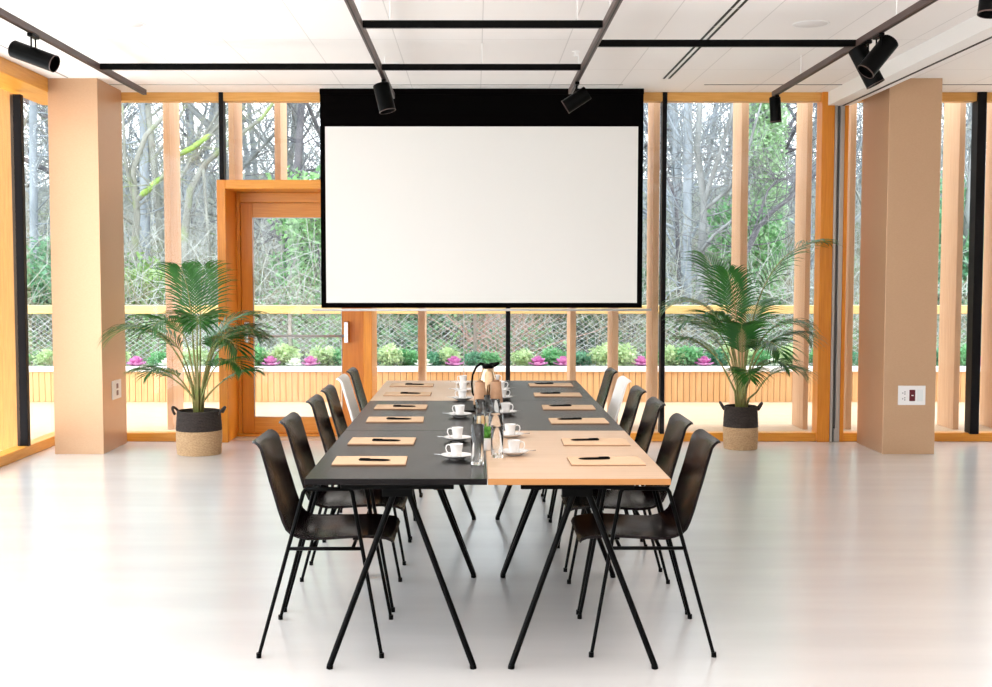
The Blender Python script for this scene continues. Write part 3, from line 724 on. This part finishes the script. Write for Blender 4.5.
def palm(loc, R, H, split, label, fronds, seed, hands):
    rg = random.Random(seed)
    t = empty('potted_palm', loc); tag(t, label, 'potted palm')
    b = basket(t, R, H, split)
    for a in hands:
        c = Vector((math.cos(a), math.sin(a), 0)); s_ = Vector((-math.sin(a), math.cos(a), 0)); pts = []
        for k in range(9):
            th = PI*k/8; pts.append(c*(R*.97+.035*math.sin(th))+s_*(-.075*math.cos(th))+Vector((0, 0, H-.03+.055*math.sin(th))))
        MB().tube(pts, .011, 8).build('handle', M_bask_d, b, True)
    m = MB(); m.lathe([(R*.87, H-.058), (R*.6, H-.045), (0, H-.035)], 24); m.build('soil', M_soil, t, True)
    for (az, L, el, dr, ll, z0) in fronds:
        az = math.radians(az); x = .07*math.cos(az)*rg.uniform(.3, 1); y = .07*math.sin(az)*rg.uniform(.3, 1)
        top = Vector((x*1.6+.03*math.cos(az), y*1.6+.03*math.sin(az), H+z0))
        MB().tube([(x*.6, y*.6, H-.05), (x, y, H+z0*.5), top], [.013, .010, .008], 7).build('stem', M_stem, t, True)
        frond(top, az, L, math.radians(el), math.radians(dr), 22, ll*1.18, rg).build('frond', [M_palm, M_stem], t, True)
# (azimuth, length, elevation, droop, leaflet length, stem height)
palm((-2.345, 9.97, 0), .19, .37, .55, 'potted kentia palm in a two-tone basket beside the left column',
 [(197, .78, 66, 118, .34, .36), (165, .66, 74, 105, .32, .30), (350, .58, 70, 120, .34, .42), (12, .55, 64, 100, .32, .38), (285, .62, 80, 130, .36, .48), (240, .62, 78, 120, .34, .44), (318, .62, 70, 130, .34, .34),
  (95, .85, 86, 36, .33, .42), (262, .72, 86, 45, .30, .55), (320, .60, 60, 110, .28, .2), (225, .5, 60, 100, .27, .15), (60, .6, 70, 80, .30, .3), (180, .5, 45, 60, .26, .15), (0, .5, 48, 60, .25, .12), (30, .6, 72, 90, .3, .45)], 5, (PI, 0))
palm((2.325, 10.27, 0), .148, .375, .52, 'taller potted palm in a two-tone basket before the right glazing',
 [(18, 1.30, 80, 92, .34, .58), (178, .80, 74, 118, .32, .50), (200, .66, 68, 100, .32, .42), (340, .60, 68, 120, .32, .45), (5, .62, 64, 110, .32, .35), (120, .92, 80, 40, .32, .5),
  (232, .66, 82, 30, .30, .55), (290, .62, 70, 130, .30, .30), (310, .5, 58, 100, .27, .2), (190, .55, 62, 60, .27, .25), (60, .7, 76, 70, .30, .4), (160, .6, 70, 60, .28, .3), (265, .5, 66, 120, .26, .12), (255, .5, 84, 60, .28, .3), (0, .5, 60, 110, .28, .12), (215, .6, 74, 70, .28, .4)], 8, (PI*.94, -.06*PI))

# ------------------------------------------------------------------ tables
TX, TW, TL, TH = .048, .70, 1.40, .74
def table(x, y, oak, label, idx=0):
    t = empty('conference_table', (x, y, 0)); tag(t, label, 'table', None)
    w2, l2 = TW/2-.0015, TL/2-.002
    m = MB(); m.box(-w2, w2, -l2, l2, TH-.024, TH, 1 if oak else 0, .0015)
    for i, f in enumerate(m.f):
        if oak and all(abs(m.v[v][2]-TH) < 1e-5 for v in f): m.m[i] = 0
    m.build('tabletop', [M_oak, M_oak_edge] if oak else [M_lam_black, M_lam_black], t)
    m = MB()
    for sx in (-.16, .16): m.box(sx-.02, sx+.02, -l2+.09, l2-.09, TH-.060, TH-.0245, b=.002)
    for sy in (-1, 1): m.box(-.22, .22, sy*(l2-.10)-.02, sy*(l2-.10)+.02, TH-.055, TH-.0245, b=.002)
    m.build('under_frame', M_black, t)
    for sy in (-1, 1):
        for sx in (-1, 1):
            yt = sy*(l2-.10); yb = sy*(l2-.012); xf = -.258 if sx < 0 else .295
            MB().tube([(xf, yb, .012), (.015+sx*.020, yt, TH-.05)], .012, 10).tube([(xf*1.003, yb, 0), (xf*.995, yb, .014)], .0132, 10).build('leg', M_black, t, True, angle=40)
        MB().box(-.06, .06, sy*(l2-.10)-.016, sy*(l2-.10)+.016, TH-.085, TH-.05, b=.003).build('leg_bracket', M_black, t)
ys = [4.455+.7, 4.455+2.1, 4.455+3.5]
table(TX-TW/2, ys[0], False, 'black-topped table nearest the camera on the left')
table(TX+TW/2, ys[0], True, 'oak-topped table nearest the camera on the right')
table(TX-TW/2, ys[1], False, 'black-topped table in the middle of the left row')
table(TX+TW/2, ys[1], False, 'black-topped table in the middle of the right row')
table(TX-TW/2, ys[2], True, 'pale oak-topped table at the far left end')
table(TX+TW/2, ys[2], False, 'black-topped table at the far right end')

# ------------------------------------------------------------------ chairs
def make_chair(shell):
    t = empty('conference_chair')
    # profile of the moulded shell, local +x is forward
    prof = [(.222, .450), (.212, .460), (.19, .466), (.12, .470), (.04, .468), (-.05, .462), (-.12, .460), (-.16, .464), (-.19, .476), (-.213, .498), (-.228, .53), (-.245, .58), (-.262, .64), (-.279, .695), (-.294, .75), (-.307, .795), (-.315, .822), (-.322, .838), (-.332, .849), (-.343, .853)]
    NP = len(prof); NW = 12; th = .011; split = 8
    def width(i):
        t_ = i/(NP-1)
        w = .215 if i < 8 else .215-.018*(i-8)/(NP-9)
        if i == 0: w -= .020
        if i == 1: w -= .009
        if i == 2: w -= .004
        if i == NP-1: w -= .020
        if i == NP-2: w -= .010
        if i == NP-3: w -= .003
        return w
    def nrm2(i):
        a = prof[max(0, i-1)]; b = prof[min(NP-1, i+1)]; dx, dz = b[0]-a[0], b[1]-a[1]; l = math.hypot(dx, dz)
        return (-dz/l, dx/l) if True else None       # points down/out for a path going backwards then up
    top = []; bot = []
    for i in range(NP):
        nx, nz = nrm2(i); w = width(i); dish = .016 if i < 7 else .022
        for k in range(NW+1):
            u = -1+2*k/NW; c = dish*(u*u-.33)
            # inner face normal = opposite of (nx,nz) for this direction of travel
            ix, iz = -nx, -nz
            if i < 3: c *= i/3
            if i >= NP-4: c *= (NP-1-i)/3
            p = (prof[i][0]+ix*(-c if False else c), prof[i][1]+iz*c)
            top.append((p[0], u*w, p[1])); bot.append((p[0]-ix*th, u*w, p[1]-iz*th))
    W = NW+1; nT = len(top); V = top+bot; faces = []; seatf = []
    def q(a, b, c, d, i): faces.append((a, b, c, d)); seatf.append(i < split)
    for i in range(NP-1):
        for k in range(NW):
            a = i*W+k; q(a, a+1, a+W+1, a+W, i); q(nT+a+W, nT+a+W+1, nT+a+1, nT+a, i)
        a = i*W; q(a+W, nT+a+W, nT+a, a, i); a = i*W+NW; q(a, nT+a, nT+a+W, a+W, i)
    for k in range(NW):
        q(k+1, k, nT+k, nT+k+1, 0); a = (NP-1)*W+k; q(a, a+1, nT+a+1, nT+a, NP)
    # averaged normals of the whole shell, so seat and backrest meet without a seam
    acc = [Vector() for _ in V]; fn = []
    for f in faces:
        a, b, c, d_ = [Vector(V[i]) for i in f]; n = (c-a).cross(d_-b); n = n.normalized(); fn.append(n)
    side = {}
    for fi, f in enumerate(faces):
        for v in f: side.setdefault(v, []).append(fi)
    def build(name, sel):
        m = MB(); mp = {}
        fl = []
        nl = []
        for fi, f in enumerate(faces):
            if seatf[fi] != sel: continue
            g = []
            for v in f:
                if v not in mp: mp[v] = len(m.v); m.v.append(V[v])
                g.append(mp[v])
                s_ = Vector()
                for fj in side[v]:
                    if fn[fj].dot(fn[fi]) > .55: s_ += fn[fj]
                nl.append(tuple(s_.normalized()))
            m.f.append(tuple(g)); m.m.append(0)
        o = m.build(name, shell, t, True)
        o.data.normals_split_custom_set(nl)
        return o
    build('seat', True); build('backrest', False)
    r = .0085; W2 = .262
    for sy in (-1, 1):
        for (xf, xa) in ((-.312, -.135), (.175, .058)):
            MB().tube([(xf, sy*W2, .006), (xa, sy*.225, .655), (xa+(.010 if xa < 0 else -.010), sy*.225, .668)], [r*.85, r, r], 10).tube([(xf, sy*W2, 0), (xf*.998, sy*W2, .02)], .0105, 10).build('leg', M_black, t, True, angle=50)
        MB().tube([(-.127, sy*.225, .6685), (.050, sy*.225, .6685)], r, 10).build('armrest', M_black, t, True)
        f = .432/.655
        MB().tube([(-.312+.177*f, sy*(W2-.037*f), .432), (.175-.117*f, sy*(W2-.037*f), .432)], r*.9, 8).build('side_rail', M_black, t, True)
    m = MB()
    for x in (-.10, .06): m.tube([(x, -.235, .432), (x, -.12, .436), (x, .12, .436), (x, .235, .432)], r*.9, 8)
    m.build('cross_bars', M_black, t, True)
    for x in (-.10, .06):
        for y in (-.1, .1): MB().box(x-.012, x+.012, y-.02, y+.02, .440, .456).build('seat_mount', M_black, t)
    return t
dark = make_chair(M_shell); white = make_chair(M_shell_w)
pos = [['first', 'second', 'third', 'fourth', 'fifth', 'sixth'][i] for i in range(6)]
left = [4.86, 5.50, 6.36, 6.95, 7.72, 8.30]; right = [4.87, 5.46, 6.22, 6.90, 7.56, 8.27]
near = ['nearest the camera', 'second from the camera', 'third from the camera', 'fourth from the camera', 'fifth from the camera', 'farthest, last in the row']
fd = fw = True
for side, lst in (('left', left), ('right', right)):
    for i, y in enumerate(lst):
        if i == 4:
            o = white if fw else copy_tree(white); fw = False
        else:
            o = dark if fd else copy_tree(dark); fd = False
        o.location = (-.545, y, 0) if side == 'left' else (.637, y, 0)
        o.rotation_euler = (0, 0, 0 if side == 'left' else PI)
        tag(o, '%s chair on black legs, %s side of the table, %s' % ('white' if i == 4 else 'dark brown', side, near[i]), 'chair', 'chairs on the %s side of the table' % side)

# ------------------------------------------------------------------ note pads and pens
def make_pad():
    t = empty('notepad')
    MB().box(-.152, .152, -.103, .103, 0, .003).build('backing_board', M_backing, t)
    p = MB().box(-.150, .150, -.101, .101, .003, .008, b=.0005).build('paper', M_paper, t)
    m = MB()
    for (x, y, w_) in ((-.125, .075, .012), (-.108, .075, .012), (-.128, .058, .032)): m.box(x, x+w_, y, y+.006, .0079, .0082)
    m.build('printed_mark', M_print, t)
    return t
def make_pen():
    t = empty('ballpoint_pen')
    b = MB(); b.lathe([(.001, -.068), (.0035, -.058), (.0048, -.04), (.005, .03), (.0045, .062), (.003, .066), (0, .067)], 12)
    b.move(Matrix.Translation((0, 0, .0055)) @ Matrix.Rotation(PI/2, 4, 'Y')); b.build('barrel', M_black, t, True)
    MB().box(.018, .060, -.0012, .0012, .010, .0125).build('clip', M_black, t)
    return t
pad0, pen0 = make_pad(), make_pen(); first = True
PL = [(-.435, 4.870), (-.43, 5.45), (-.425, 6.27), (-.432, 6.87), (-.437, 7.63), (-.442, 8.25)]
PR = [(.542, 4.86), (.555, 5.42), (.547, 6.21), (.544, 6.85), (.532, 7.58), (.531, 8.26)]
for side, lst in (('left', PL), ('right', PR)):
    for i, (x, y) in enumerate(lst):
        p = pad0 if first else copy_tree(pad0); q = pen0 if first else copy_tree(pen0); first = False
        p.location = (x, y, TH); p.rotation_euler = (0, 0, (0 if side == 'left' else PI)+random.Random(i).uniform(-.02, .02))
        q.location = (x+(.02 if side == 'left' else -.045), y-.035+(.0 if side == 'left' else .05), TH+.008)
        q.rotation_euler = (0, 0, (PI-.10 if side == 'left' else .10)+random.Random(i+9).uniform(-.05, .05))
        tag(p, 'kraft notepad on the table, %s row, %s' % (side, near[i]), 'notepad', 'notepads at the places')
        tag(q, 'black pen on the notepad of the %s row, %s' % (side, near[i]), 'pen', 'pens on the notepads')

# ------------------------------------------------------------------ cups
def make_saucer():
    m = MB(); m.lathe([(.0, .002), (.028, .0), (.030, .003), (.034, .003), (.060, .016), (.0655, .019), (.0655, .0205), (.060, .0185), (.034, .0065), (.022, .006), (.021, .005), (0, .005)], 36)
    return m.build('saucer', M_porc, smooth=True, angle=60)
def make_cup():
    t = empty('coffee_cup')
    MB().lathe([(0, .001), (.019, .0), (.020, .002), (.0215, .006), (.0235, .030), (.0285, .058), (.0275, .0585), (.0225, .030), (.0195, .008), (0, .006)], 32).build('bowl', M_porc, t, True, angle=60)
    pts = [(.0245, 0, .050), (.034, 0, .054), (.044, 0, .050), (.047, 0, .038), (.043, 0, .025), (.033, 0, .014), (.0225, 0, .010)]
    MB().tube(pts, .0028, 8).build('handle', M_porc, t, True)
    return t
def make_spoon():
    m = MB(); pts = []; L = .105
    m.tube([(0, 0, .002), (.05, 0, .004), (.078, 0, .001)], [.0022, .0015, .002], 8)
    n = 14; vs = []; 
    for ring in range(4):
        k = ring/3
        for a in range(n):
            th = 2*PI*a/n; vs.append((.093+.018*k*math.cos(th), .0105*k*math.sin(th), -.002+.004*k*k))
    fs = []
    for ring in range(3):
        for a in range(n):
            a2 = (a+1) % n; fs.append((ring*n+a, ring*n+a2, (ring+1)*n+a2, (ring+1)*n+a))
    b0_ = len(m.v); m.add(vs, fs); m.add([(x, y, z_-.001) for x, y, z_ in vs], [f[::-1] for f in fs])
    return m.build('teaspoon', M_steel, smooth=True)
sa, cu, sp_ = make_saucer(), make_cup(), make_spoon()
CL = [(-.078, 4.94), (-.082, 5.48), (-.083, 6.42), (-.078, 7.27), (-.080, 7.82), (-.085, 8.33)]
CR = [(.168, 5.05), (.168, 5.60), (.170, 6.53), (.172, 7.32), (.174, 7.86), (.150, 8.38)]
first = True
for side, lst in (('left', CL), ('right', CR)):
    for i, (x, y) in enumerate(lst):
        s_, c_, q_ = (sa, cu, sp_) if first else (sa.copy(), copy_tree(cu), sp_.copy())
        if not first: COL.objects.link(s_); COL.objects.link(q_)
        first = False
        s_.location = (x, y, TH); c_.location = (x, y, TH+.0065); sg = -1 if side == 'left' else 1
        c_.rotation_euler = (0, 0, (PI-.25 if side == 'left' else -.25)+.3*math.sin(i*2.1))
        q_.location = (x+sg*.092, y-.025, TH+.0225); q_.rotation_euler = (0, .07, (0 if side == 'left' else PI)+sg*.25)
        tag(s_, 'white saucer under a coffee cup, %s line, %s' % (side, near[i]), 'saucer', 'saucers along the middle of the table')
        tag(c_, 'white espresso cup with its handle to the %s, %s' % (side, near[i]), 'cup', 'coffee cups along the middle of the table')
        tag(q_, 'steel teaspoon on the saucer of the %s line, %s' % (side, near[i]), 'teaspoon', 'teaspoons on the saucers')

# tumblers
def tumbler(x, y, r, h, label):
    m = MB(); m.lathe([(0, .0005), (r*.88, 0), (r*.92, .002), (r, h-.001), (r-.0012, h), (r-.0026, h-.001), (r*.92-.0035, .012), (0, .010)], 32)
    o = m.build('glass_tumbler', M_tumbler, smooth=True, loc=(x, y, TH), angle=60); tag(o, label, 'glass', 'glasses in the middle of the table')
tumbler(.010, 4.80, .0275, .165, 'tall clear tumbler nearest the camera beside the front left cup')
tumbler(.094, 4.99, .0275, .135, 'clear tumbler beside the front right cup')
tumbler(.030, 6.42, .030, .095, 'clear tumbler in front of the left brown sleeve')
tumbler(.108, 6.44, .030, .095, 'clear tumbler in front of the right brown sleeve')
tumbler(.068, 6.52, .018, .11, 'narrow clear glass between the two brown sleeves')
tumbler(.095, 5.38, .034, .14, 'wide clear tumbler behind the little plant')
# little plant
t = empty('potted_herb', (.052, 5.20, TH)); tag(t, 'little green plant in a white pot in the middle of the table', 'small plant')
MB().lathe([(0, 0), (.020, 0), (.023, .003), (.031, .055), (.029, .056), (.024, .045), (0, .043)], 28).build('pot', M_porc, t, True, angle=60)
rg = random.Random(77); mb = MB()
for q in range(9):
    a = q*2.4; k = .024*math.sqrt(q/9); leaf_cloud(mb, (k*math.cos(a)*1.4, k*math.sin(a), .075+.012*rg.uniform(-1, 1)), (.020, .018, .020), 60, .016, rg, 0)
    mb.tube([(k*.4*math.cos(a), k*.4*math.sin(a), .04), (k*math.cos(a), k*math.sin(a), .075)], .0012, 4)
mb.build('foliage', leafmat('herb', (.06, .26, .03), (.22, .50, .07), 30, .4), t)
# sugar jar
t = empty('glass_jar', (.040, 5.78, TH)); tag(t, 'clear glass jar of tan sachets in the middle of the table', 'jar')
m = MB(); m.lathe([(0, .0005), (.046, 0), (.050, .003), (.052, .085), (.051, .087), (.0495, .085), (.0475, .008), (0, .006)], 36); m.build('jar_wall', M_tumbler, t, True, angle=60)
M_sach = mat('tan_sachet', (.66, .42, .18), .7); M_sach2 = mat('cream_sachet', (.80, .68, .50), .7)
so = None
for k in range(8):
    mm = (M_sach, M_sach2)[k % 2]
    if k < 2: 
        so_ = MB().box(-.008, .008, -.0035, .0035, 0, .072, b=.0015).build('sugar_sachet', mm); (a_ := so_)
        if k == 0: sA = so_
        else: sB = so_
        o = so_
    else: o = (sA, sB)[k % 2].copy(); COL.objects.link(o)
    a = k*PI/4; o.location = (.040+.028*math.cos(a), 5.78+.028*math.sin(a), TH+.008); o.rotation_euler = (.03*math.cos(a), .03*math.sin(a), a+1.3)
    tag(o, ('tan', 'cream')[k % 2]+' sachet standing upright in the glass jar', 'sugar sachet', ('tan', 'cream')[k % 2]+' sachets in the glass jar')
# tray, brown bottles, carafe
tag(MB().box(-.13, .13, -.27, .24, 0, .008, b=.002).build('serving_tray', M_black, loc=(.072, 6.93, TH)), 'flat black tray under the carafe and brown sleeved bottles', 'tray')
for x, y, lb in ((.030, 6.78, 'left'), (.122, 6.82, 'right')):
    t = empty('sleeved_bottle', (x, y, TH+.008)); tag(t, '%s tapered bottle in a brown sleeve in front of the carafe' % lb, 'bottle')
    MB().lathe([(.040, .022), (.0405, .024), (.029, .150), (.027, .151), (.026, .146), (0, .146)], 28).build('sleeve', M_kraft, t, True, angle=60)
    MB().lathe([(0, 0), (.038, 0), (.040, .004), (.0395, .0218)], 28).build('base', M_black, t, True, angle=60)
    MB().lathe([(.018, .147), (.018, .158), (.015, .160), (0, .160)], 20).build('stopper', M_backing, t, True, angle=60)
t = empty('coffee_carafe', (.078, 7.04, TH+.008)); tag(t, 'polished metal coffee carafe with black handle and spout', 'carafe')
MB().lathe([(0, 0), (.056, 0), (.060, .004), (.062, .05), (.060, .10), (.050, .15), (.038, .185), (.033, .205), (.034, .212)], 36).build('body', M_brass, t, True, angle=60)
m = MB(); m.lathe([(.034, .212), (.036, .214), (.036, .228), (.026, .236), (0, .238)], 28)
m.tube([(.01, 0, .226), (.042, 0, .232), (.068, 0, .243)], [.018, .014, .006], 10); m.build('lid', M_black, t, True, angle=50)
MB().tube([(-.020, 0, .232), (-.045, 0, .238), (-.072, 0, .215), (-.092, 0, .170), (-.098, 0, .115), (-.092, 0, .06), (-.085, 0, .045)], [.007, .008, .007, .006, .006, .006, .005], 8).build('handle', M_black, t, True)
